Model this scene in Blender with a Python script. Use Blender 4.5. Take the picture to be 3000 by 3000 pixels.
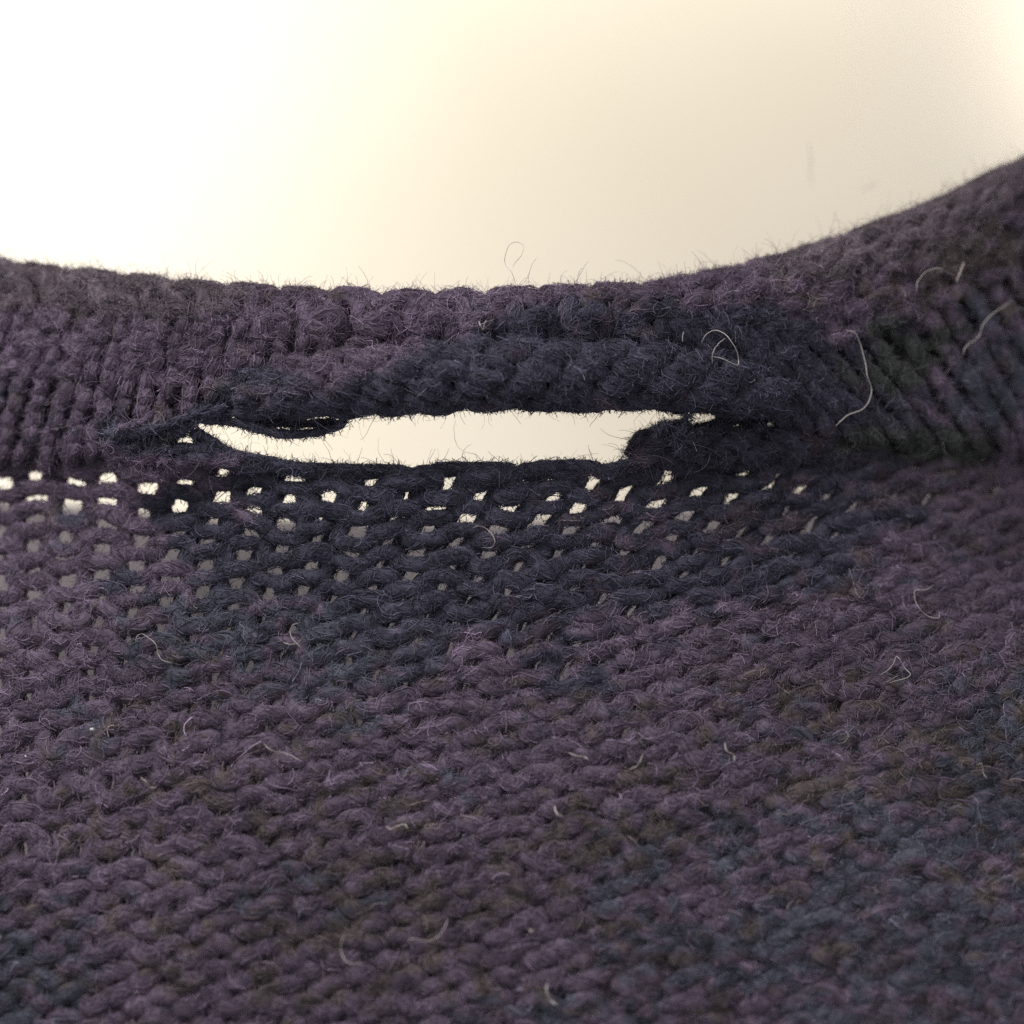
import bpy, math
import numpy as np
from mathutils import Vector

sc = bpy.context.scene
for o in list(bpy.data.objects):
    bpy.data.objects.remove(o)
rng = np.random.default_rng(7)
sc.unit_settings.scale_length = 0.01            # 1 unit = 1 cm (the frame is about 10 cm wide at the cloth)

# ------------------------------------------------------------------ camera
CAMD = 20.0
cam = bpy.data.cameras.new("camera")
cam.sensor_width = 360.0
cam.lens = 360.0 * CAMD / 10.24
cam.clip_start = 0.5
cam.clip_end = 500
cam.dof.use_dof = True
cam.dof.focus_distance = CAMD - 0.15
cam.dof.aperture_fstop = cam.lens * 1e-3 / 0.74
camo = bpy.data.objects.new("camera", cam)
sc.collection.objects.link(camo)
camo.location = (0, -CAMD, 0)
camo.rotation_euler = (math.radians(90), 0, 0)
sc.camera = camo
sc.view_settings.view_transform = 'Standard'
sc.view_settings.look = 'None'
sc.view_settings.exposure = 0.0
sc.view_settings.gamma = 1.0
sc.cycles.use_denoising = False
sc.cycles.max_bounces = 6
sc.cycles.diffuse_bounces = 3
try:
    sc.cycles_curves.shape = 'RIBBONS'
    sc.cycles_curves.subdivisions = 2
except Exception:
    pass

# ------------------------------------------------------------------ light: soft room lamps, plus unseen ones added to grade the wall
w = bpy.data.worlds.new("World")
sc.world = w
w.use_nodes = True
w.node_tree.nodes["Background"].inputs[0].default_value = (0.93, 0.93, 1.0, 1)
w.node_tree.nodes["Background"].inputs[1].default_value = 0.48

def area(name, loc, target, size, energy, col):
    l = bpy.data.lights.new(name, 'AREA')
    l.shape = 'RECTANGLE'; l.size = size[0]; l.size_y = size[1]
    l.energy = energy; l.color = col
    o = bpy.data.objects.new(name, l)
    sc.collection.objects.link(o)
    o.location = loc
    o.rotation_euler = (Vector(target) - Vector(loc)).to_track_quat('-Z', 'Y').to_euler()
    return o

def spot(name, loc, target, energy, ang, col, blend=1.0, r=3.0):
    l = bpy.data.lights.new(name, 'SPOT')
    l.energy = energy; l.color = col; l.spot_size = math.radians(ang); l.spot_blend = blend
    l.shadow_soft_size = r
    o = bpy.data.objects.new(name, l)
    sc.collection.objects.link(o)
    o.location = loc
    o.rotation_euler = (Vector(target) - Vector(loc)).to_track_quat('-Z', 'Y').to_euler()
    return o

WALL_Y = 40.0
area("ceiling_lamp", (-13, -13, 22), (0, 0, 0), (14, 10), 8700, (0.97, 0.97, 1.0))
area("top_wall_fill", (-3, 31, 27), (-3, WALL_Y, 12), (40, 3), 4100, (1.0, 0.97, 0.91))  # unseen lamp added to brighten the wall from its top downward
area("low_wall_fill", (-6, 28, -14), (-3, WALL_Y, -1), (20, 4), 1500, (1.0, 0.97, 0.88))  # unseen low lamp added to lift the wall seen through the hole
spot("window_light", (-34, 2, 16), (-23, WALL_Y, 10), 68000, 64, (0.96, 0.97, 1.0))
spot("corner_fill", (26, 18, 24), (22, WALL_Y, 16), 52000, 36, (1.0, 0.95, 0.93))  # unseen spot added to whiten the wall's upper right

# ------------------------------------------------------------------ numpy noise
def _h(ix, iy, iz, seed):
    n = (ix.astype(np.int64) * 374761393 + iy.astype(np.int64) * 668265263 + iz.astype(np.int64) * 2147483647 + seed * 974634777) & 0xffffffff
    n = ((n ^ (n >> 13)) * 1274126177) & 0xffffffff
    n = n ^ (n >> 16)
    return (n & 0xffff) / 65535.0

def noise(x, y, z=0.0, seed=0):
    x = np.asarray(x, float); y = np.asarray(y, float); z = np.asarray(z, float) + 0 * x
    x, y, z = np.broadcast_arrays(x, y, z)
    fx, fy, fz = np.floor(x), np.floor(y), np.floor(z)
    tx, ty, tz = x - fx, y - fy, z - fz
    tx, ty, tz = [t * t * (3 - 2 * t) for t in (tx, ty, tz)]
    r = 0
    for a in (0, 1):
        for b in (0, 1):
            for c in (0, 1):
                r = r + (tx if a else 1 - tx) * (ty if b else 1 - ty) * (tz if c else 1 - tz) * _h(fx + a, fy + b, fz + c, seed)
    return r            # 0..1

def sstep(a, b, x):
    t = np.clip((x - a) / (b - a), 0, 1)
    return t * t * (3 - 2 * t)

# ------------------------------------------------------------------ dye of the melange yarn with some shade painted in, as a function of the place on the cloth
PURPLE = np.array([0.112, 0.083, 0.113])
NAVY = np.array([0.068, 0.073, 0.092])
INK_SHADE = np.array([0.052, 0.050, 0.069])
BROWN = np.array([0.094, 0.075, 0.069])
OLIVE = np.array([0.058, 0.060, 0.056])
PLUM = np.array([0.098, 0.068, 0.090])

TAUPE = np.array([0.108, 0.086, 0.096])
def T_(x): return np.interp(x, [0, 159, 371, 530, 742, 848, 954, 1024], [260, 278, 291, 288, 265, 233, 191, 158])

def blob(px, py, cx, cy, rx, ry):
    return np.exp(-((px - cx) / rx) ** 2 - ((py - cy) / ry) ** 2)

def dye(P):
    """P (...,3) world -> (...,3) linear colour of the wool"""
    k = CAMD / (CAMD + P[..., 1])
    px = 512 + 100 * P[..., 0] * k
    py = 512 - 100 * P[..., 2] * k
    n1 = noise(px / 60, py / 34, 0, 1); n2 = noise(px / 22, py / 14, 0, 2); n3 = noise(px / 90, py / 60, 0, 3)
    n4 = noise(px / 15, py / 10, 0, 4); n5 = noise(px / 16, py / 11, 0, 5)
    sp = 0.55 * n1 + 0.45 * n2
    # ink: dark dye of the middle, with part of its shade painted in
    ink_shade = (blob(px, py, 520, 470, 340, 175) * 1.6 + blob(px, py, 730, 430, 110, 30) + 1.1 * blob(px, py, 165, 440, 75, 14) + blob(px, py, 760, 420, 150, 90) * 0.8 - 0.6 * blob(px, py, 330, 330, 110, 60)  # flat blob at left paints the seam shadow below the panel
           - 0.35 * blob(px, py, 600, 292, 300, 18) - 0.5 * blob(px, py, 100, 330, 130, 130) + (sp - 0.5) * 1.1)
    ink_shade = sstep(0.42, 0.60, ink_shade)
    navy = (blob(px, py, 860, 940, 280, 150) * 0.52 + blob(px, py, 1000, 740, 120, 120) * 0.5 + blob(px, py, 300, 640, 190, 90) * 0.45
            + blob(px, py, 20, 980, 90, 120) * 0.45 + blob(px, py, 1000, 370, 80, 90) * 0.8 + 0.18 + (0.4 * n3 + 0.6 * n4 - 0.5) * 1.5)
    navy = 0.85 * sstep(0.53, 0.66, navy)
    brown = (blob(px, py, 330, 900, 330, 190) * 0.42 + blob(px, py, 860, 740, 220, 110) * 0.42 + blob(px, py, 60, 270, 260, 45) * 0.6
             + blob(px, py, 950, 255, 140, 70) * 0.9 + blob(px, py, 900, 480, 120, 40) * 0.4 + 0.08 + (0.25 * n1 + 0.75 * n5 - 0.5) * 1.6)
    brown = 0.85 * sstep(0.56, 0.66, brown)
    olive = (blob(px, py, 900, 370, 95, 75) * 0.75 + blob(px, py, 950, 450, 110, 25) * 0.75
             + blob(px, py, 150, 440, 60, 20) * 0.5 + (0.5 * n1 + 0.5 * n4 - 0.5) * 1.2)
    olive = sstep(0.55, 0.70, olive)
    plum = sstep(0.62, 0.72, 0.4 * n3 + 0.6 * n5)
    c = PURPLE + 0 * P
    m = lambda c, d, k: c * (1 - k[..., None]) + d * k[..., None]
    c = m(c, NAVY, navy)
    c = m(c, INK_SHADE, ink_shade)
    c = m(c, PLUM * 0.85, plum * 0.7 * (px > 480))
    c = m(c, BROWN, brown * (1 - 0.75 * ink_shade))
    c = m(c, TAUPE, sstep(0.35, 0.65, 1.1 * sstep(75, 20, py - T_(px) + 0 * px) * (blob(px, py, 60, 270, 190, 90) + blob(px, py, 950, 240, 190, 110)) + 0.5 * (n2 - 0.5)))
    c = m(c, OLIVE, olive)
    light = (0.84 + 0.32 * noise(px / 140, py / 110, 0, 9)) * (0.60 + 0.80 * noise(px / 11, py / 7, 0, 10))
    return c * light[..., None]

# ------------------------------------------------------------------ materials
def new_mat(name):
    m = bpy.data.materials.new(name)
    m.use_nodes = True
    nt = m.node_tree
    return m, nt, nt.nodes["Principled BSDF"], nt.nodes["Material Output"]

wool, nt, bs, out = new_mat("wool_yarn")
at = nt.nodes.new("ShaderNodeAttribute"); at.attribute_name = "dye"
tc = nt.nodes.new("ShaderNodeTexCoord")
ns = nt.nodes.new("ShaderNodeTexNoise"); ns.inputs["Scale"].default_value = 22; ns.inputs["Detail"].default_value = 5; ns.inputs["Roughness"].default_value = 0.7
nt.links.new(tc.outputs["Object"], ns.inputs["Vector"])
uvn = nt.nodes.new("ShaderNodeAttribute"); uvn.attribute_name = "strand"
wv = nt.nodes.new("ShaderNodeTexNoise"); wv.inputs["Scale"].default_value = 1.0; wv.inputs["Detail"].default_value = 3
nt.links.new(uvn.outputs["Vector"], wv.inputs["Vector"])
mr = nt.nodes.new("ShaderNodeMapRange"); mr.inputs["From Min"].default_value = 0.3; mr.inputs["From Max"].default_value = 0.7
mr.inputs["To Min"].default_value = 0.62; mr.inputs["To Max"].default_value = 1.35
nt.links.new(wv.outputs["Fac"], mr.inputs["Value"])
mx = nt.nodes.new("ShaderNodeVectorMath"); mx.operation = 'SCALE'
nt.links.new(at.outputs["Color"], mx.inputs[0]); nt.links.new(mr.outputs["Result"], mx.inputs["Scale"])
nt.links.new(mx.outputs["Vector"], bs.inputs["Base Color"])
ad = nt.nodes.new("ShaderNodeMath"); ad.operation = 'ADD'
nt.links.new(wv.outputs["Fac"], ad.inputs[0]); nt.links.new(ns.outputs["Fac"], ad.inputs[1])
bp = nt.nodes.new("ShaderNodeBump"); bp.inputs["Strength"].default_value = 0.9; bp.inputs["Distance"].default_value = 0.03
nt.links.new(ad.outputs[0], bp.inputs["Height"]); nt.links.new(bp.outputs["Normal"], bs.inputs["Normal"])
bs.inputs["Roughness"].default_value = 0.95
bs.inputs["Specular IOR Level"].default_value = 0.15

def fibre_mat(name, gain, trans):
    m, nt, bs, out = new_mat(name)
    at = nt.nodes.new("ShaderNodeAttribute"); at.attribute_name = "dye"
    mx = nt.nodes.new("ShaderNodeVectorMath"); mx.operation = 'SCALE'; mx.inputs["Scale"].default_value = gain
    nt.links.new(at.outputs["Color"], mx.inputs[0])
    nt.links.new(mx.outputs["Vector"], bs.inputs["Base Color"])
    bs.inputs["Roughness"].default_value = 0.6
    bs.inputs["Specular IOR Level"].default_value = 0.25
    tr = nt.nodes.new("ShaderNodeBsdfTranslucent")
    nt.links.new(mx.outputs["Vector"], tr.inputs["Color"])
    ms = nt.nodes.new("ShaderNodeMixShader"); ms.inputs[0].default_value = trans
    nt.links.new(bs.outputs[0], ms.inputs[1]); nt.links.new(tr.outputs[0], ms.inputs[2])
    nt.links.new(ms.outputs[0], out.inputs["Surface"])
    return m
hug_mat = fibre_mat("wool_fibre", 1.35, 0.25)
fly_mat = fibre_mat("wool_flyaway", 2.4, 0.6)

# ------------------------------------------------------------------ tag helpers
def tag(o, label=None, cat=None, group=None, kind=None):
    if label: o["label"] = label
    if cat: o["category"] = cat
    if group: o["group"] = group
    if kind: o["kind"] = kind
    return o

# ------------------------------------------------------------------ wall
def build_wall():
    me = bpy.data.meshes.new("wall")
    W, H, D = 120, 90, 1.5
    x0, x1, z0, z1, y0, y1 = -W, W, -H, H, WALL_Y, WALL_Y + D
    v = [(x0, y0, z0), (x1, y0, z0), (x1, y0, z1), (x0, y0, z1), (x0, y1, z0), (x1, y1, z0), (x1, y1, z1), (x0, y1, z1)]
    f = [(0, 1, 2, 3), (5, 4, 7, 6), (4, 0, 3, 7), (1, 5, 6, 2), (3, 2, 6, 7), (4, 5, 1, 0)]
    me.from_pydata(v, [], f)
    o = bpy.data.objects.new("wall", me)
    sc.collection.objects.link(o)
    m, nt, bs, out = new_mat("cream_wall_paint")
    tc = nt.nodes.new("ShaderNodeTexCoord")
    n = nt.nodes.new("ShaderNodeTexNoise"); n.inputs["Scale"].default_value = 0.06; n.inputs["Detail"].default_value = 2
    nt.links.new(tc.outputs["Object"], n.inputs["Vector"])
    cr = nt.nodes.new("ShaderNodeValToRGB")
    cr.color_ramp.elements[0].position = 0.35; cr.color_ramp.elements[0].color = (0.80, 0.715, 0.555, 1)
    cr.color_ramp.elements[1].position = 0.65; cr.color_ramp.elements[1].color = (0.84, 0.77, 0.63, 1)
    nt.links.new(n.outputs["Fac"], cr.inputs["Fac"]); nt.links.new(cr.outputs["Color"], bs.inputs["Base Color"])
    bs.inputs["Roughness"].default_value = 0.9
    me.materials.append(m)
    o["kind"] = "structure"
    tag(o, "blurred cream painted wall behind the torn sweater, glowing white at its left")
build_wall()

# ------------------------------------------------------------------ cloth geometry
def T_(x):   # top edge of neckband (pixels of a 1024 frame)
    return np.interp(x, [-60, 0, 69, 159, 265, 371, 456, 530, 636, 689, 742, 795, 848, 901, 954, 1024, 1100],
                     [252, 260, 268, 278, 287, 291, 291, 288, 284, 276, 265, 251, 233, 214, 191, 158, 120])
def B_(x):   # bottom of neckband
    return np.interp(x, [-60, 0, 50, 90, 140, 205, 290, 345, 420, 512, 650, 720, 780, 840, 920, 1024, 1100],
                     [464, 462, 466, 458, 438, 421, 415, 413, 411, 407, 409, 416, 424, 440, 452, 456, 458])
def R0(x):   # first row of purl bumps under the hole
    return np.interp(x, [-150, 55, 135, 210, 290, 380, 480, 575, 700, 765, 840, 950, 1100, 1300, 1700],
                     [466, 473, 480, 487, 492, 499, 501, 500, 495, 486, 474, 459, 440, 425, 410])

def depth(px, py):
    """y of the cloth's mean surface"""
    up = 1.3 * ((px - 450) / 512.0) ** 2
    lo = np.clip((py - 470) / 554.0, 0, 2)
    d = up * (1 - 0.85 * sstep(430, 800, py)) - 1.25 * lo ** 1.3
    d = d - 0.35 * lo * np.clip((px - 400) / 600.0, 0, 2)
    d = d + 0.22 * (noise(px / 210.0, py / 150.0, 0, 21) - 0.5) * sstep(470, 560, py)
    return d

def unproj(px, py, y):
    k = (CAMD + y) / CAMD
    return np.stack([(px - 512) / 100.0 * k, y + 0 * px, (512 - py) / 100.0 * k], -1)

def smooth1(a, n=3):
    for _ in range(n):
        a[1:-1] = 0.25 * a[:-2] + 0.5 * a[1:-1] + 0.25 * a[2:]
    return a

def stitch(n_w, u0, kind=1.0, a=0.105, seg=28):
    """lattice curve of a knitted course: U (wales), V (rows up), Z (height to viewer)"""
    n = int(n_w * seg) + 1
    t = np.linspace(0, 2 * math.pi * n_w, n) + 2 * math.pi * u0
    U = t / (2 * math.pi) + a * np.sin(2 * t)
    k = 1.25
    c = np.tanh(k * np.cos(t)) / math.tanh(k)
    V = 0.5 - 0.5 * c
    Z = np.cos(2 * t) * kind
    return t, U, V, Z

yarns = []      # dicts: P (n,3), N (n,3) outward normal guess, R (n,)
def add_yarn(name, P, R, fuzz=1.0, hug=1.0, label=None, taper=True, zone="body"):
    P = P + 0
    n = len(P)
    if n < 6: return
    R = np.broadcast_to(np.asarray(R, float), (n,)).copy()
    if taper:
        k = np.minimum(np.arange(n), np.arange(n)[::-1]) / 4.0
        R *= np.clip(0.35 + 0.65 * k, 0, 1)
    yarns.append(dict(name=name, P=P, R=R, fuzz=fuzz, hug=hug, label=label, zone=zone))

def split_runs(mask):
    idx = np.flatnonzero(mask)
    if len(idx) == 0: return []
    br = np.flatnonzero(np.diff(idx) > 1)
    return np.split(idx, br + 1)

# ---- body: reverse stockinette, wales fan out upward
WALE, ROW = 74.0, 23.6
def body_px(U, V, jit):
    """U wales, V rows down"""
    g = 1 + 0.0025 * np.clip(V, 0, 40)
    pyl = 489 + ROW * V * g
    X = WALE * U + jit
    px = X * np.exp(-(pyl - 480) / 1150.0)
    b = R0(px) - 492
    py = pyl + b * (0.25 + 0.75 * np.exp(-np.clip(pyl - 480, -30, 900) / 200.0))
    return px, py

NB = 25
for j in range(-2, NB):
    t, U, V, Z = stitch(26.0, -2.0, 1.0)
    s = np.arange(len(t))
    wav = noise(U * 0.9, j * 1.7, 0, 31) - 0.5
    wav2 = noise(U * 2.1, j * 3.3, 0, 32) - 0.5
    H = (1.48 if j > 0 else 0.95) + 0.22 * (noise(np.floor(U + .25) * 7.7, j * 5.1, 0, 33) - 0.5)
    wav3 = noise(U * 5.3, j * 2.3, 0, 34) - 0.5
    tilt = (0.035 * sstep(14, 4, U) - 0.05 * sstep(5, 13, U)) * np.sin(2 * t) * (0.6 + 1.2 * noise(U * 1.3, j * 2.9, 0, 37)) * np.clip((j - 2) / 4.0, 0.1, 1)
    if j == 0:
        fl = np.floor(U)
        U = fl + 0.5 + (U - fl - 0.5) * (1 + 0.22 * sstep(0.5, 1, V))
    px, py = body_px(U + 0.09 * wav2 + 0.05 * wav3, j - H * V - tilt + 0.26 * wav + 0.28 * wav2 + 0.26 * wav3, 6 * (noise(U * .6, j * .8, 0, 35) - .5))
    y = depth(px, py)
    h = (0.044 * Z + 0.045 * wav2 + 0.04 * wav3)
    P = unproj(px, py, y - h)
    lo_ = np.interp(px, [0, 200, 400, 560, 760, 900], [650, 645, 612, 596, 585, 560])
    op = sstep(lo_, lo_ - 75, py) * np.interp(px, [-50, 60, 760, 860, 1000], [0.8, 1, 1, .5, .1])
    op = op * (1 - 0.45 * (j < 1) * sstep(280, 330, px)) * (0.15 + 0.85 * sstep(0.30, 0.52, noise(px / 30, py / 16, 0, 38)))
    zf = 0.5 + 0.5 * Z
    R = ((0.062 - 0.010 * op) * zf + (0.101 - 0.037 * op) * (1 - zf)) * (1 + 0.34 * (noise(U * 3.1, j * 9.7, 0, 36) - 0.5)) * (1 + 0.06 * (Z > 0) * Z)
    R = R * (1 + 0.16 * sstep(780, 870, px))
    if j == 0: R = R * (1 + 0.2 * V)
    if j < 0:
        mask = (px < 180 - 18 * (-1 - j) * -1 * 0.5) | (px > 668)
        mask &= (px < 1120)
        for r in split_runs(mask):
            add_yarn("knitted_row", P[r], R[r], fuzz=2.2 if j < 4 else 1.0)
    else:
        mask = (px > -70) & (px < 1110)
        for r in split_runs(mask):
            add_yarn("knitted_row", P[r], R[r], fuzz=2.2 if j < 4 else 1.0)

# ---- neckband: top rim rolls over the edge
def band_depth(px):
    return 1.3 * ((px - 450) / 512.0) ** 2
RIM_R = 0.34
for j in range(-2, 5):
    wl = 52.0
    t, U, V, Z = stitch(1240 / wl, 0.3 * j, 1.0, seg=24)
    U = U - 0.3 * j
    wav = noise(U * 0.9, j * 1.7, 0, 41) - 0.5
    wav2 = noise(U * 2.1, j * 3.3, 0, 42) - 0.5
    arc = (j + 0.6) * 0.215 - ((0.16 if j < 1 else 0.32) * (V - 0.5) + 0.02 * np.sin(2 * t) * np.interp(U, [0, 10, 24], [1.0, 0.6, -0.8])) + 0.05 * wav + 0.04 * wav2
    px0 = -80 + U * wl + 5 * wav2
    # lean of the loops
    lean = np.interp(px0, [0, 400, 700, 1024], [-0.5, -0.1, 0.35, 0.9])
    px = px0 + lean * 100 * 0.28 * (V - 0.5)
    arcs = arc / RIM_R
    front = np.clip(arcs, None, math.pi / 2)
    rest = np.clip(arcs - math.pi / 2, 0, None) * RIM_R
    dz = RIM_R * (1 - np.cos(front)) + rest
    dy = -RIM_R * np.sin(front) + 0.12 * sstep(1.2, 2.6, arcs) * sstep(230, 300, px) * sstep(790, 720, px)
    hh = (0.015 if j < 2 else 0.048) * Z + (0.02 if j < 2 else 0.05) * wav2
    nz, ny = np.cos(front), -np.sin(front)       # outward normal (up, toward camera)
    y = band_depth(px) + dy + 0.12 + hh * ny
    py = T_(px) + 7 + 100 * dz - 100 * hh * nz
    P = unproj(px, py, y)
    R = (0.063 + 0.010 * (1 - Z)) * (1 + 0.36 * (noise(U * 3.1, j * 9.7, 0, 46) - 0.5))
    if j <= 2:
        add_yarn("neckband_row", P, R, zone="rim")
    else:                                    # lower rim rows only beside the middle roll
        add_yarn("neckband_row", P, R, zone="rim")

# ---- side panels of the neckband: knit side, leaning wales
def panel(x0, x1, wl, rowp, leanf, nrows, seed, base, amp):
    for j in range(nrows):
        t, U, V, Z = stitch((x1 - x0) / wl, 0.0, -1.0, a=0.10, seg=26)
        wav = noise(U * 0.9, j * 1.7, 0, seed) - 0.5
        wav2 = noise(U * 2.1, j * 3.3, 0, seed + 1) - 0.5
        wav3 = noise(U * 4.3, j * 2.3, 0, seed + 3) - 0.5
        px0 = x0 + wl * U + 6 * wav2 + 7 * wav3
        up = rowp * (j - 0.1 + amp * V + 0.3 * wav + 0.35 * wav3)
        px = px0 + leanf(px0) * up
        py = B_(px0) - up - 12 * sstep(175, 205, px0) * (px0 < 500) - 15 * sstep(790, 740, px0) * (px0 > 500)
        # bottom edge curls under
        und = np.clip((16 - up) / 22.0, 0, 2)
        y = band_depth(px) + base + 0.18 * und ** 2 - 0.072 * Z - 0.05 * wav2 - 0.07 * wav3
        P = unproj(px, py, y)
        R = 0.061 * (1 + 0.36 * (noise(U * 3.1, j * 9.7, 0, seed + 2) - 0.5)) * (1 + 0.12 * np.clip(-Z, -1, 1) * -1)
        mask = (py > T_(px) + 34) & (px > -70) & (px < 1110)
        for r in split_runs(mask):
            add_yarn("neckband_row", P[r], R[r], zone="panel")
panel(-110, 330, 47.0, 16.5, lambda x: np.interp(x, [-50, 150, 300], [0.38, 0.2, 0.05]), 11, 51, -0.20, 1.32)
panel(650, 1330, 50.0, 18.5, lambda x: np.interp(x, [650, 760, 900, 1024, 1300], [-0.25, -0.7, -0.95, -0.6, -0.4]), 15, 61, -0.16, 1.8)

# ---- rolled knitting: the hem over the hole, and the curled corner at its right end
def rolled(name, x0, x1, wl, xs, cys, rrs, dep, nrow, da, a0, seed, zone, R0_, fuzz=1.0):
    for j in range(nrow):
        t, U, V, Z = stitch((x1 - x0) / wl, 0.35 * (j % 3), 1.0, seg=24)
        U = U - 0.35 * (j % 3)
        wav = noise(U * 0.9, j * 1.7, 0, seed) - 0.5
        wav2 = noise(U * 2.1, j * 3.3, 0, seed + 1) - 0.5
        wav3 = noise(U * 5.1, j * 2.3, 0, seed + 2) - 0.5
        px = x0 + wl * U + 5 * wav2
        cy = np.interp(px, xs, cys) + 3 * (noise(px / 60, 1.5, 0, seed + 5) - 0.5)
        rr = np.interp(px, xs, rrs)
        ang = math.radians(a0) + (j * da - 1.5 * da * (V - 0.5) + 0.12 * wav + 0.2 * da * np.sin(2 * t) + 0.25 * da * wav2 + 0.25 * da * wav3)
        hh = 0.036 * Z + 0.03 * wav2
        yc = band_depth(px) + dep
        P = unproj(px, cy - 100 * (rr + hh) * np.cos(ang), yc - (rr + hh) * np.sin(ang))
        R = (R0_ + 0.013 * (1 - Z)) * (1 + 0.36 * (noise(U * 3.1, j * 9.7, 0, seed + 4) - 0.5))
        add_yarn(name, P, R, zone=zone, fuzz=fuzz)
rolled("rolled_hem_row", 238.0, 790.0, 47.0, [230, 300, 420, 512, 650, 740, 800], [396, 386, 377, 373, 376, 387, 398],
       [0.16, 0.25, 0.285, 0.29, 0.27, 0.22, 0.12], -0.24, 9, 0.53, 4, 71, "roll", 0.050)
rolled("curled_edge_row", 632.0, 850.0, 40.0, [625, 640, 662, 720, 800, 850], [458, 451, 446, 446, 446, 449],
       [0.02, 0.11, 0.165, 0.16, 0.12, 0.05], -0.02, 7, 0.80, -10, 171, "roll", 0.050, 1.6)

# ---- loose yarns at the tear
def spl(pts, n=60):
    """Catmull-Rom through (px,py,y)"""
    p = np.array(pts, float)
    p = np.vstack([2 * p[0] - p[1], p, 2 * p[-1] - p[-2]])
    m = len(p) - 3
    tt = np.linspace(0, m - 1e-6, n)
    i = tt.astype(int); f = (tt - i)[:, None]
    a, b, c, d = p[i], p[i + 1], p[i + 2], p[i + 3]
    q = 0.5 * ((2 * b) + (-a + c) * f + (2 * a - 5 * b + 4 * c - d) * f ** 2 + (-a + 3 * b - 3 * c + d) * f ** 3)
    return unproj(q[:, 0], q[:, 1], q[:, 2])

def loose(pts, r, n=60, fuzz=1.0, label=None, name="torn_strand"):
    P = spl(pts, n)
    add_yarn(name, P, r * (1 + 0.3 * (noise(np.arange(n) * 0.25, len(yarns), 0, 5) - 0.5)), fuzz=fuzz, label=label, zone="loose")

loose([(196, 420, .05), (226, 421, -.05), (252, 427, -.1), (283, 434, -.1), (312, 433, -.1), (334, 427, -.1), (347, 421, -.08)], 0.038, 70,
      label="loose dark strand hanging across the left end of the hole")
loose([(240, 416, 0), (262, 421, 0), (282, 423, 0), (300, 424, 0), (318, 423, 0), (336, 421, -.05)], 0.035, 60)
loose([(292, 422, -.05), (296, 428, -.08), (291, 434, -.08)], 0.026, 20)
for dy_, dd_, r_ in [(5, 0, .046), (10, .05, .046)]:
    loose([(190, 424 + dy_, dd_), (210, 436 + dy_, dd_), (232, 449 + dy_, dd_), (262, 455 + dy_, dd_), (300, 462 + dy_, dd_), (318, 463 + dy_, dd_), (350, 464 + dy_, dd_), (392, 464 + dy_, dd_), (412, 469 + dy_, dd_), (428, 475 + dy_ * .5, dd_ + .05)], r_, 90, fuzz=1.4)
    loose([(425, 474 + dy_ * .5, dd_ + .05), (436, 463 + dy_, dd_), (470, 462 + dy_, dd_), (508, 462 + dy_, dd_), (516, 467 + dy_, dd_), (526, 463 + dy_, dd_), (556, 460 + dy_, dd_), (590, 460 + dy_, dd_), (606, 464 + dy_, dd_), (640, 455 + dy_, dd_)], r_, 90, fuzz=1.4)
# left tip of hole, frayed seam yarns
for pts, r in [([(120, 446, .1), (145, 438, 0), (164, 434, -.05), (184, 428, -.05), (204, 416, -.1), (226, 406, -.15)], .040),
               ([(112, 462, .1), (140, 455, 0), (172, 450, 0), (196, 450, 0), (222, 458, 0), (250, 465, .02)], .050),
               ([(150, 468, .05), (176, 462, 0), (200, 458, -.02), (226, 462, 0), (262, 470, .02)], .066),
               ([(104, 432, .0), (128, 434, -.1), (156, 428, -.15), (180, 420, -.1), (206, 408, -.15)], .040),
               ([(196, 444, 0), (214, 450, 0), (236, 457, 0), (262, 463, .02), (292, 467, .03), (318, 469, .03)], .045)]:
    loose(pts, r, 50)
# torn, frayed ends round the tear and along the seam
def frayed(n, xr, yr, lr, rr, dep, slope, name="torn_strand", fz=1.5):
    for _ in range(n):
        x, y = rng.uniform(*xr), rng.uniform(*yr)
        L = rng.uniform(*lr); an = rng.normal(slope, 0.35)
        dx, dy = L * math.cos(an), -L * math.sin(an)
        q = [(x + dx * f + rng.normal(0, L * 0.06), y + dy * f + L * 0.16 * math.sin(f * 5 + x) + rng.normal(0, L * 0.05), dep + rng.normal(0, 0.05)) for f in (0, .25, .5, .75, 1)]
        loose(q, rng.uniform(*rr), 36, fuzz=fz, name=name)
frayed(10, (92, 138), (438, 456), (30, 58), (.030, .048), -0.06, 0.12)
frayed(5, (650, 700), (432, 448), (14, 30), (.014, .026), -0.10, 0.9, fz=2.0)

# ------------------------------------------------------------------ meshes from yarns
sweater = bpy.data.objects.new("knitted_sweater", None)
sc.collection.objects.link(sweater)
sweater.location = (0, -1.3, -5.6)
tag(sweater, "dark purple grey wool knit sweater with a torn hole under its neckband", "sweater")
bpy.context.view_layer.update()
inv = Vector(sweater.location)

def frames(P):
    T = np.gradient(P, axis=0)
    T /= np.linalg.norm(T, axis=1, keepdims=True) + 1e-9
    ref = np.array([0.0, -1.0, 0.0])
    N = ref - T * (T @ ref)[:, None]
    ln = np.linalg.norm(N, axis=1, keepdims=True)
    N = np.where(ln > 0.15, N / (ln + 1e-9), np.array([0.0, 0, 1.0]))
    N -= T * np.sum(N * T, 1, keepdims=True)
    N /= np.linalg.norm(N, axis=1, keepdims=True) + 1e-9
    Bn = np.cross(T, N)
    return T, N, Bn

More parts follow.
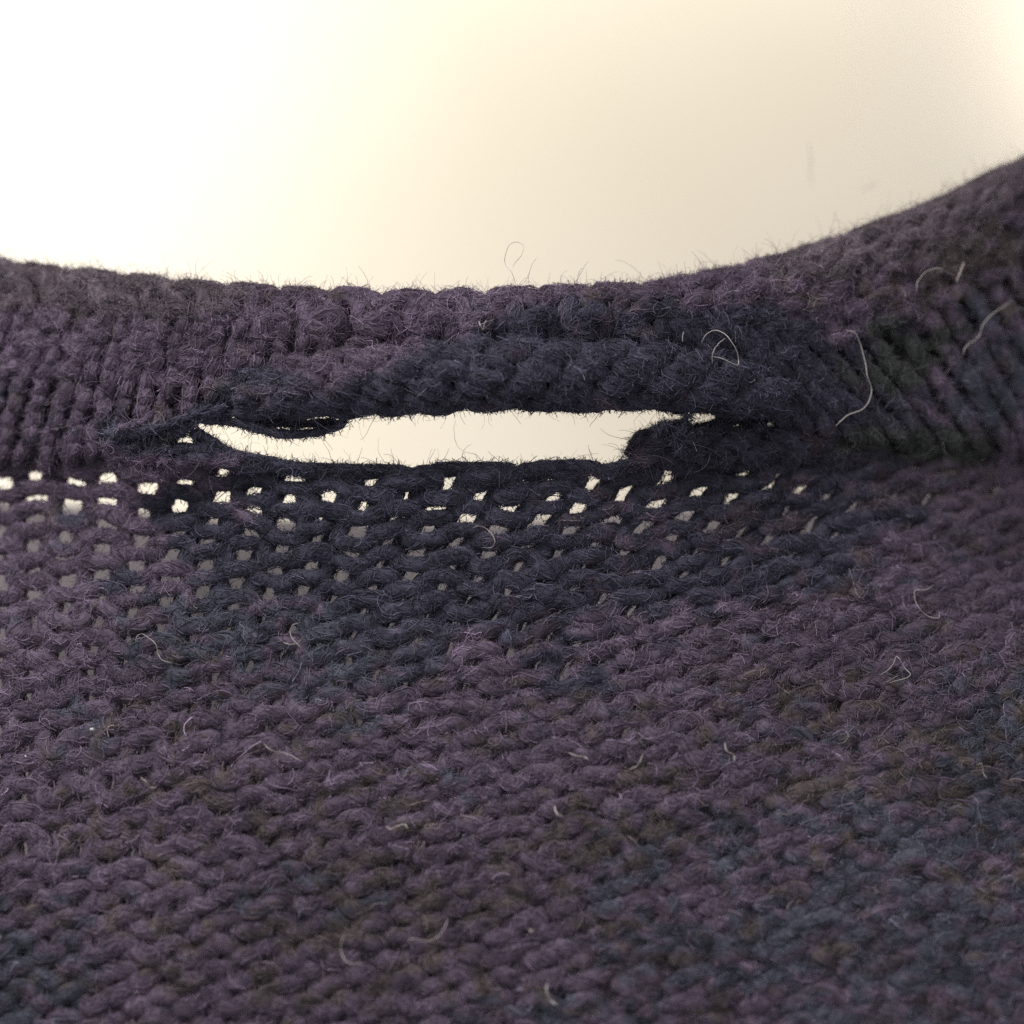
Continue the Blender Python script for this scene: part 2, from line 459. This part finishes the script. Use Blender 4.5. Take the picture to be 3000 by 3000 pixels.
SIDES = 12
off = np.array(sweater.location)
for yi, Y in enumerate(yarns):
    P, R = Y["P"], Y["R"]
    T, N, Bn = frames(P)
    Y["T"], Y["N"], Y["B"] = T, N, Bn
    s = np.concatenate([[0], np.cumsum(np.linalg.norm(np.diff(P, axis=0), axis=1))])
    Y["s"] = s
    fn, fb = {"body": (0.68, 1.18), "rim": (0.8, 1.1), "panel": (0.75, 1.12), "roll": (0.8, 1.08)}.get(Y["zone"], (1, 1))
    Y["N"], Y["B"] = N * fn, Bn * fb
    N, Bn = Y["N"], Y["B"]
    ph = np.linspace(0, 2 * math.pi, SIDES, endpoint=False)
    tw = s[:, None] * 5.0
    Y["twist"] = 5.0
    lob = 1 + 0.05 * np.cos(2 * (ph[None] - tw)) + 0.20 * (noise(s[:, None] * 9 + yi * 13, np.cos(ph)[None] * 2 + 5, np.sin(ph)[None] * 2 + 5, 88) - 0.5) * 2
    rad = R[:, None] * lob
    V = P[:, None] + rad[..., None] * (np.cos(ph)[None, :, None] * N[:, None] + np.sin(ph)[None, :, None] * Bn[:, None])
    n = len(P)
    Vf = V.reshape(-1, 3)
    i = np.arange(n - 1)[:, None] * SIDES; k = np.arange(SIDES)[None]; k2 = (k + 1) % SIDES
    F = np.stack([i + k, i + SIDES + k, i + SIDES + k2, i + k2], -1).reshape(-1, 4)
    me = bpy.data.meshes.new(Y["name"])
    me.vertices.add(len(Vf)); me.vertices.foreach_set("co", (Vf - off).ravel())
    nf = len(F)
    caps = 2
    me.loops.add(nf * 4 + SIDES * 2)
    li = np.concatenate([F.ravel(), np.arange(SIDES)[::1], (n - 1) * SIDES + np.arange(SIDES)[::-1]])
    me.loops.foreach_set("vertex_index", li.astype(np.int32))
    me.polygons.add(nf + 2)
    ls = np.concatenate([np.arange(nf) * 4, [nf * 4, nf * 4 + SIDES]])
    me.polygons.foreach_set("loop_start", ls.astype(np.int32))
    me.polygons.foreach_set("use_smooth", np.ones(nf + 2, bool))
    me.update(calc_edges=True)
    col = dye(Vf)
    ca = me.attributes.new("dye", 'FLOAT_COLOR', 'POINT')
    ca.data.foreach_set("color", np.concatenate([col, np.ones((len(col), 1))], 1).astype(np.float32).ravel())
    # strand coordinates: along the yarn stretched, round the yarn fine, following the twist
    aa = ph[None] - tw
    st = np.stack([np.cos(aa) * 3.2 + yi * 3.1, np.sin(aa) * 3.2, (s[:, None] * 3.5 + 0 * aa)], -1).reshape(-1, 3)
    sa = me.attributes.new("strand", 'FLOAT_VECTOR', 'POINT')
    sa.data.foreach_set("vector", st.astype(np.float32).ravel())
    me.materials.append(wool)
    o = bpy.data.objects.new(Y["name"], me)
    sc.collection.objects.link(o)
    o.parent = sweater
    if Y["label"]: o["label"] = Y["label"]

# ------------------------------------------------------------------ fibres
def hair_object(name, pos, rad, col, mat, parent):
    """pos (N,K,3)"""
    N, K, _ = pos.shape
    cd = bpy.data.hair_curves.new(name)
    cd.add_curves([K] * N)
    cd.position_data.foreach_set("vector", (pos - off).astype(np.float32).ravel())
    ra = cd.attributes.get("radius") or cd.attributes.new("radius", 'FLOAT', 'POINT')
    ra.data.foreach_set("value", rad.astype(np.float32).ravel())
    ca = cd.attributes.new("dye", 'FLOAT_COLOR', 'CURVE')
    ca.data.foreach_set("color", np.concatenate([col, np.ones((len(col), 1))], 1).astype(np.float32).ravel())
    cd.materials.append(mat)
    o = bpy.data.objects.new(name, cd)
    sc.collection.objects.link(o)
    o.parent = parent
    o["kind"] = "stuff"
    return o

def make_fibres(ys, per_unit_hug, per_unit_fly):
    hp, hr, fp, fr = [], [], [], []
    K = 7
    for Y in ys:
        P, T, N, Bn, R, s = Y["P"], Y["T"], Y["N"], Y["B"], Y["R"], Y["s"]
        L = s[-1]
        def at(q, arr):
            q = np.clip(q, 0, L - 1e-4)
            i = np.clip(np.searchsorted(s, q, side='right') - 1, 0, len(s) - 2)
            f = ((q - s[i]) / (s[i + 1] - s[i] + 1e-9))
            if arr.ndim == 2: f = f[:, None]
            return arr[i] * (1 - f) + arr[i + 1] * f
        # hugging fibres
        m = int(L * per_unit_hug * Y["hug"])
        q0 = rng.uniform(0, L, m); ln = rng.uniform(0.12, 0.45, m)
        a0 = rng.uniform(0, 2 * math.pi, m); tw = Y["twist"] * rng.uniform(-0.3, 1.3, m)
        lift0 = rng.uniform(0.97, 1.12, m)
        lift1 = lift0 + rng.exponential(0.13, m)
        pts = []
        for k in range(K):
            f = k / (K - 1)
            q = q0 + ln * f
            c, n_, b_, r_ = at(q, P), at(q, N), at(q, Bn), at(q, R)
            a = a0 + tw * ln * f + 0.25 * np.sin(6 * f + a0 * 3)
            rr = r_ * (lift0 + (lift1 - lift0) * abs(2 * f - 1) ** 2)
            pts.append(c + rr[:, None] * (np.cos(a)[:, None] * n_ + np.sin(a)[:, None] * b_))
        hp.append(np.stack(pts, 1)); hr.append(np.full((m, K), 1.0) * rng.uniform(0.0032, 0.0055, m)[:, None])
        # nap: short matted fibres lying every way on the yarn
        m = int(L * 230 * Y["hug"])
        q0 = rng.uniform(0, L, m); a0 = rng.uniform(0, 2 * math.pi, m)
        c, n_, b_, t_, r_ = at(q0, P), at(q0, N), at(q0, Bn), at(q0, T), at(q0, R)
        nn = np.cos(a0)[:, None] * n_ + np.sin(a0)[:, None] * b_
        tt = -np.sin(a0)[:, None] * n_ + np.cos(a0)[:, None] * b_
        th = rng.normal(0, 0.9, m)
        d = np.cos(th)[:, None] * t_ + np.sin(th)[:, None] * tt
        ln = rng.uniform(0.05, 0.20, m)[:, None]
        bow = np.cross(d, nn) * rng.normal(0, 0.22, m)[:, None]
        pts = []
        for k in range(K):
            f = 2 * k / (K - 1) - 1
            x = d * ln * f * 0.5
            drop = (0.10 * f * f)
            pts.append(c + nn * (r_ * rng.uniform(1.0, 1.02, m) * (1.10 - drop))[:, None] + x + bow * ln * (f * f) + nn * ln * 0.0)
        hp.append(np.stack(pts, 1)); hr.append(np.full((m, K), 1.0) * rng.uniform(0.0022, 0.0040, m)[:, None])
        # flyaways
        m = int(L * per_unit_fly * Y["fuzz"] * (2.6 if Y["zone"] == "rim" else 1))
        q0 = rng.uniform(0, L, m); a0 = rng.uniform(0, 2 * math.pi, m)
        c, n_, b_, t_, r_ = at(q0, P), at(q0, N), at(q0, Bn), at(q0, T), at(q0, R)
        nn = np.cos(a0)[:, None] * n_ + np.sin(a0)[:, None] * b_
        p = c + nn * (r_ * 0.9)[:, None]
        d = nn * rng.uniform(0.1, 0.9, m)[:, None] + t_ * rng.choice([-1, 1], m)[:, None] * rng.uniform(0.2, 1.2, m)[:, None] + rng.normal(0, 0.35, (m, 3))
        d /= np.linalg.norm(d, axis=1, keepdims=True)
        ln = 0.05 + rng.exponential({"body": 0.045, "rim": 0.060}.get(Y["zone"], 0.06), m); ln = np.minimum(ln, 0.45)
        ax = rng.normal(0, 1, (m, 3)); ax /= np.linalg.norm(ax, axis=1, keepdims=True)
        cur = rng.normal(0, 2.4, m)
        pts = [p]
        K2 = 8
        for k in range(1, K2):
            st = (ln / (K2 - 1))[:, None]
            p = p + d * st
            th = (cur / (K2 - 1))[:, None]
            d = d * np.cos(th) + np.cross(ax, d) * np.sin(th) + rng.normal(0, 0.10, (m, 3))
            d /= np.linalg.norm(d, axis=1, keepdims=True)
            pts.append(p)
        fp.append(np.stack(pts, 1))
        w0 = rng.uniform(0.0013, 0.0030, m)
        fr.append(w0[:, None] * np.linspace(1, 0.45, K2)[None])
    return np.concatenate(hp), np.concatenate(hr), np.concatenate(fp), np.concatenate(fr)

for zone_names, hn, fn, dh, df in [(("body",), "body_wool_fibres", "body_fuzz", 40, 62),
                                   (("rim", "panel", "roll"), "neckband_wool_fibres", "neckband_fuzz", 40, 95),
                                   (("loose",), "torn_edge_fibres", "torn_edge_fuzz", 50, 140)]:
    ys = [Y for Y in yarns if Y["zone"] in zone_names]
    hp, hr, fp, fr = make_fibres(ys, dh, df)
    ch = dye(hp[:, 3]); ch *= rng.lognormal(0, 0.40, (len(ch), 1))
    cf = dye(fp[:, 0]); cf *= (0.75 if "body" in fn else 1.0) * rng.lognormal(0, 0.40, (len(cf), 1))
    pale = rng.random(len(cf)) < (0.012 if "body" in fn else 0.05)
    cf[pale] = np.array([0.22, 0.20, 0.21]) * rng.uniform(0.6, 1.2, (pale.sum(), 1))
    hair_object(hn, hp, hr, ch, hug_mat, sweater)
    hair_object(fn, fp, fr, cf, fly_mat, sweater)
    print(hn, len(hp), len(fp))

# ------------------------------------------------------------------ back layer of the sweater, seen through the stitches lower down
def back_panel():
    nx, nz = 60, 60
    gx = np.linspace(-9.5, 9.5, nx); gz = np.linspace(-8.5, -0.75, nz)
    X, Zz = np.meshgrid(gx, gz)
    top = 1.2 * np.interp((X / 1.22 + 5.12) * 100, [-150, 0, 100, 210, 480, 760, 900, 1200], [0.2, 0.12, 0.05, -0.05, -0.12, 0.1, 0.4, 0.7])
    f = (Zz - gz[0]) / (gz[-1] - gz[0])
    Zf = gz[0] + (top - gz[0]) * f
    Yv = 4.4 + 0.25 * np.sin(X * 0.6) - 0.5 * np.clip((-Zf - 3) / 5, 0, 1) + 0.5 * f ** 4 
    V = np.stack([X, Yv, Zf], -1).reshape(-1, 3)
    i = np.arange(nz - 1)[:, None] * nx; k = np.arange(nx - 1)[None]
    F = np.stack([i + k, i + k + 1, i + nx + k + 1, i + nx + k], -1).reshape(-1, 4)
    n = len(V)
    V2 = V + np.array([0, 0.25, 0])
    allV = np.vstack([V, V2])
    F2 = F[:, ::-1] + n
    edge = list(range(nx)) + [nx * r + nx - 1 for r in range(1, nz)] + [nx * (nz - 1) + c for c in range(nx - 2, -1, -1)] + [nx * r for r in range(nz - 2, 0, -1)]
    side = [(edge[e], edge[e - 1], edge[e - 1] + n, edge[e] + n) for e in range(len(edge))]
    me = bpy.data.meshes.new("back_panel")
    me.from_pydata((allV - off).tolist(), [], F.tolist() + F2.tolist() + side)
    col = np.tile(np.array([0.235, 0.205, 0.20]), (len(allV), 1)) * (0.8 + 0.4 * noise(allV[:, 0] * 1.3, allV[:, 2] * 1.3, 0, 77))[:, None]
    ca = me.attributes.new("dye", 'FLOAT_COLOR', 'POINT')
    ca.data.foreach_set("color", np.concatenate([col, np.ones((len(col), 1))], 1).astype(np.float32).ravel())
    me.materials.append(wool)
    me.polygons.foreach_set("use_smooth", np.ones(len(me.polygons), bool))
    o = bpy.data.objects.new("back_panel", me)
    sc.collection.objects.link(o)
    o.parent = sweater
    o["label"] = "out of focus back layer of the sweater behind the stitches"
back_panel()

def facing(name, xa, xb, gaps, low=None):
    """inner layer of the folded neckband behind the leaning stitches"""
    nx, nz = int((xb - xa) / 8), 26
    gx = np.linspace(xa, xb, nx)[None].repeat(nz, 0)
    f = np.linspace(0, 1, nz)[:, None].repeat(nx, 1)
    py = (T_(gx) + 22) * (1 - f) + (B_(gx) + 4 - 12 * (gx > 500) * sstep(790, 740, gx) - 8 * (gx < 500) * sstep(175, 205, gx)) * f
    if low: py = (T_(gx) + 22) * (1 - f) + low * f
    yy = band_depth(gx) + 0.10 + 0.10 * noise(gx / 24, py / 9, 0, 91)
    V = unproj(gx, py, yy).reshape(-1, 3)
    n = len(V)
    allV = np.vstack([V, V + np.array([0, 0.14, 0])])
    F, edges = [], {}
    for r_ in range(nz - 1):
        for c_ in range(nx - 1):
            cx, cy = gx[r_, c_] + 4, (py[r_, c_] + py[r_ + 1, c_]) / 2
            if any((cx - a) ** 2 + (cy - b) ** 2 < g * g for a, b, g in gaps): continue
            q = [r_ * nx + c_, (r_ + 1) * nx + c_, (r_ + 1) * nx + c_ + 1, r_ * nx + c_ + 1]
            F.append(q); F.append([v + n for v in q[::-1]])
            for a_, b_ in zip(q, q[1:] + q[:1]): edges[(a_, b_)] = 1
    F += [[b_, a_, a_ + n, b_ + n] for (a_, b_) in edges if (b_, a_) not in edges]
    me = bpy.data.meshes.new(name)
    me.from_pydata((allV - off).tolist(), [], F)
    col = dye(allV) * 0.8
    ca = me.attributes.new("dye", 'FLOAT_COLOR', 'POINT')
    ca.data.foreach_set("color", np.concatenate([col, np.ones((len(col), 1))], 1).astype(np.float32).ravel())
    me.materials.append(wool)
    me.polygons.foreach_set("use_smooth", np.ones(len(me.polygons), bool))
    o = bpy.data.objects.new(name, me)
    sc.collection.objects.link(o)
    o.parent = sweater
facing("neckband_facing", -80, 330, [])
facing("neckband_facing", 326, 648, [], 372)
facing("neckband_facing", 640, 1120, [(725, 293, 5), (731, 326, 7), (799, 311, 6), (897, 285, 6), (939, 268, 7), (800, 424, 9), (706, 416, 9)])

# ------------------------------------------------------------------ stray hairs lying on the wool
hairm, nt, bs, out = new_mat("pale_hair")
bs.inputs["Base Color"].default_value = (0.40, 0.35, 0.32, 1)
bs.inputs["Roughness"].default_value = 0.45
lintm, nt, bs, out = new_mat("white_lint")
bs.inputs["Base Color"].default_value = (0.75, 0.72, 0.66, 1)
bs.inputs["Roughness"].default_value = 0.8
darkm, nt, bs, out = new_mat("dark_hair")
bs.inputs["Base Color"].default_value = (0.50, 0.45, 0.42, 1)

def cloth_y(px, py):
    if py < T_(px) + 0: return float(band_depth(px)) - 0.1
    if 240 < px < 780 and 335 < py < B_(px): return float(band_depth(px)) - 0.66
    if py < B_(px): return float(band_depth(px)) - 0.42
    return float(depth(np.array(px * 1.0), np.array(py * 1.0))) - 0.20

def hair(pts, label, r=0.0065, mat=None, lift=0.0, cat="hair", name="stray_hair", n=40):
    q = []
    for k, (x, y) in enumerate(pts):
        px, py = x / 2.93, y / 2.93
        q.append((px, py, cloth_y(px, py) - lift - 0.04 * math.sin(k * 2.1)))
    r = r * (0.74 if pts[0][1] < 1500 else 0.60)
    P = spl(q, n)
    P += 0.006 * (np.stack([noise(np.arange(n) * .3, k, 0, 99) for k in range(3)], -1) - 0.5)
    o0 = P[0].copy()
    T, N, Bn = frames(P)
    S = 6
    ph = np.linspace(0, 2 * math.pi, S, endpoint=False)
    R = r * np.clip(np.minimum(np.arange(n), np.arange(n)[::-1]) / 6.0 + 0.35, 0, 1) * (1 + 0.3 * (noise(np.arange(n) * .5, 3, 0, len(label)) - .5))
    V = (P[:, None] + R[:, None, None] * (np.cos(ph)[None, :, None] * N[:, None] + np.sin(ph)[None, :, None] * Bn[:, None])).reshape(-1, 3) - o0
    i = np.arange(n - 1)[:, None] * S; k = np.arange(S)[None]; k2 = (k + 1) % S
    F = np.stack([i + k, i + S + k, i + S + k2, i + k2], -1).reshape(-1, 4)
    me = bpy.data.meshes.new(name)
    me.from_pydata(V.tolist(), [], F.tolist() + [list(range(S)), list(range((n - 1) * S, n * S))[::-1]])
    me.polygons.foreach_set("use_smooth", np.ones(len(me.polygons), bool))
    me.materials.append(mat or hairm)
    o = bpy.data.objects.new(name, me)
    sc.collection.objects.link(o)
    o.location = o0
    tag(o, label, cat)
    return o

hair([(2055, 1000), (2072, 978), (2098, 968), (2128, 982), (2153, 1018), (2163, 1050), (2160, 1070), (2120, 1052), (2090, 1045)],
     "pale looped hair shaped like a letter D on the neckband above the hole's right end")
hair([(2086, 1066), (2090, 1030), (2104, 1008), (2125, 992)], "short faint hair curving up inside the D shaped hair on the neckband", 0.005)
hair([(2478, 968), (2505, 975), (2522, 1010), (2535, 1060), (2541, 1100), (2553, 1140), (2545, 1175), (2525, 1200), (2485, 1216), (2466, 1232), (2450, 1248)],
     "long pale S shaped hair, the longest one, lying on the right of the neckband", 0.0075, lift=0.06)
hair([(2684, 858), (2690, 825), (2712, 797), (2742, 786), (2765, 790)], "arched pale hair beside a light gap near the right end of the neckband", 0.006)
hair([(2802, 828), (2812, 800), (2826, 768)], "thick short straight white hair high on the right of the neckband", 0.011)
hair([(2820, 1040), (2832, 1015), (2868, 985), (2880, 950), (2915, 915), (2968, 882)], "faint hair slanting up to the right edge of the neckband", 0.007)
hair([(1384, 1548), (1400, 1541), (1422, 1547), (1441, 1566), (1450, 1588), (1440, 1604), (1412, 1605)],
     "pale hook shaped hair on the dark stitches under the middle of the hole", 0.0055)
hair([(396, 1884), (402, 1864), (418, 1858), (434, 1868), (456, 1888), (464, 1915), (476, 1934), (505, 1944)],
     "wavy pale hair on the purple stitches at left, below the light gaps", 0.006)
hair([(878, 1824), (858, 1832), (849, 1850), (858, 1872), (882, 1898)], "upright curved pale hair crossing a shorter one left of centre", 0.006)
hair([(828, 1882), (850, 1888), (872, 1884), (882, 1874)], "short cream hair crossed by an upright curved hair left of centre", 0.007)
hair([(2736, 1713), (2715, 1727), (2684, 1730), (2680, 1752), (2692, 1782), (2712, 1801), (2742, 1811), (2753, 1806), (2751, 1790)],
     "pale hair bent like a hook below the right part of the neckband", 0.006)
hair([(2578, 1976), (2600, 1965), (2618, 1945), (2625, 1924), (2634, 1930), (2650, 1956), (2668, 1975), (2652, 1988), (2606, 2000)],
     "pale hair folded into a small triangle right of centre", 0.0065)
hair([(2862, 2242), (2876, 2238), (2880, 2262), (2892, 2280)], "short pale crooked hair near the right edge below the middle", 0.006)
hair([(1012, 2740), (1002, 2756), (999, 2785), (1010, 2812), (1035, 2824), (1062, 2815)], "pale hair curled into an open ring at the lower left", 0.0075)
hair([(1190, 2758), (1215, 2750), (1248, 2758), (1280, 2746), (1305, 2715), (1312, 2690)], "long cream wavy hair right of the ring shaped hair at the bottom", 0.008)
hair([(1604, 2880), (1602, 2905), (1612, 2930), (1632, 2945)], "thick cream tuft of hair at the bottom middle", 0.017)
hair([(1884, 2208), (1876, 2230), (1862, 2246), (1842, 2256)], "short thick pale hair right of the middle of the cloth", 0.008)
hair([(772, 2178), (795, 2198), (830, 2206), (855, 2214), (882, 2232)], "pale hair lying almost flat among brown stitches left of centre", 0.007)
hair([(410, 2276), (428, 2290), (440, 2306), (458, 2308)], "small cream hair on a brown fleck at the left", 0.008)
hair([(1402, 940), (1409, 955), (1414, 966), (1420, 950), (1426, 938)], "tiny cream hair bent like a letter V on the rim of the neckband", 0.009)
hair([(2002, 1030 - 60), (2000, 1000)], "tiny upright pale hair left of the D shaped hair", 0.006, n=14)
hair([(2123, 2175), (2130, 2200), (2150, 2212), (2153, 2230)], "cream crooked tuft of hair on a brown fleck right of centre", 0.011)
hair([(1665, 2205), (1688, 2214), (1712, 2218), (1725, 2226)], "cream wisp of hair at the centre of the lower cloth", 0.010)
hair([(1625, 2360), (1632, 2385), (1650, 2392)], "cream speck of fluff among brown stitches below the centre", 0.016)
hair([(262, 2138), (270, 2136), (279, 2139)], "bright white lint speck on the purple stitches at left", 0.020, lintm, 0.05, "lint", "lint_speck", 12)
hair([(72, 2214), (78, 2217)], "smaller cream lint speck near the left edge", 0.013, lintm, 0.05, "lint", "lint_speck", 10)
hair([(1549, 2722), (1557, 2728), (1566, 2726)], "small cream lint speck at the lower middle", 0.022, hairm, 0.05, "lint", "lint_speck", 12)
hair([(1130, 2421), (1148, 2430), (1160, 2422), (1185, 2415), (1195, 2428)], "small pale hair ring on a brown fleck at the lower left", 0.010)
# hairs standing over the rim and into the hole
hair([(1512, 840), (1500, 800), (1482, 776), (1480, 748), (1494, 716), (1518, 710), (1534, 722), (1528, 748), (1508, 772), (1503, 788)],
     "long thin faint hair looping up above the rim of the neckband", 0.0045, darkm)
hair([(1020, 848), (1018, 812), (1014, 780)], "thin brownish hair standing straight up from the rim left of centre", 0.004, darkm, n=20)
hair([(1690, 812), (1700, 792), (1706, 786)], "short brownish hair standing on the rim right of the looping hair", 0.005, darkm, n=14)
hair([(1330, 1240), (1331, 1262), (1333, 1290), (1345, 1312), (1360, 1322)], "faint bent hair hanging in the middle of the hole", 0.0028, darkm)
hair([(2366, 415), (2376, 455), (2374, 500), (2380, 545)], "blurred upright hair floating in front of the cream wall at right", 0.006, hairm, -2.0)
hair([(2520, 562), (2540, 550), (2572, 532)], "blurred slanting hair against the cream wall above the right of the neckband", 0.006, hairm, -2.0)
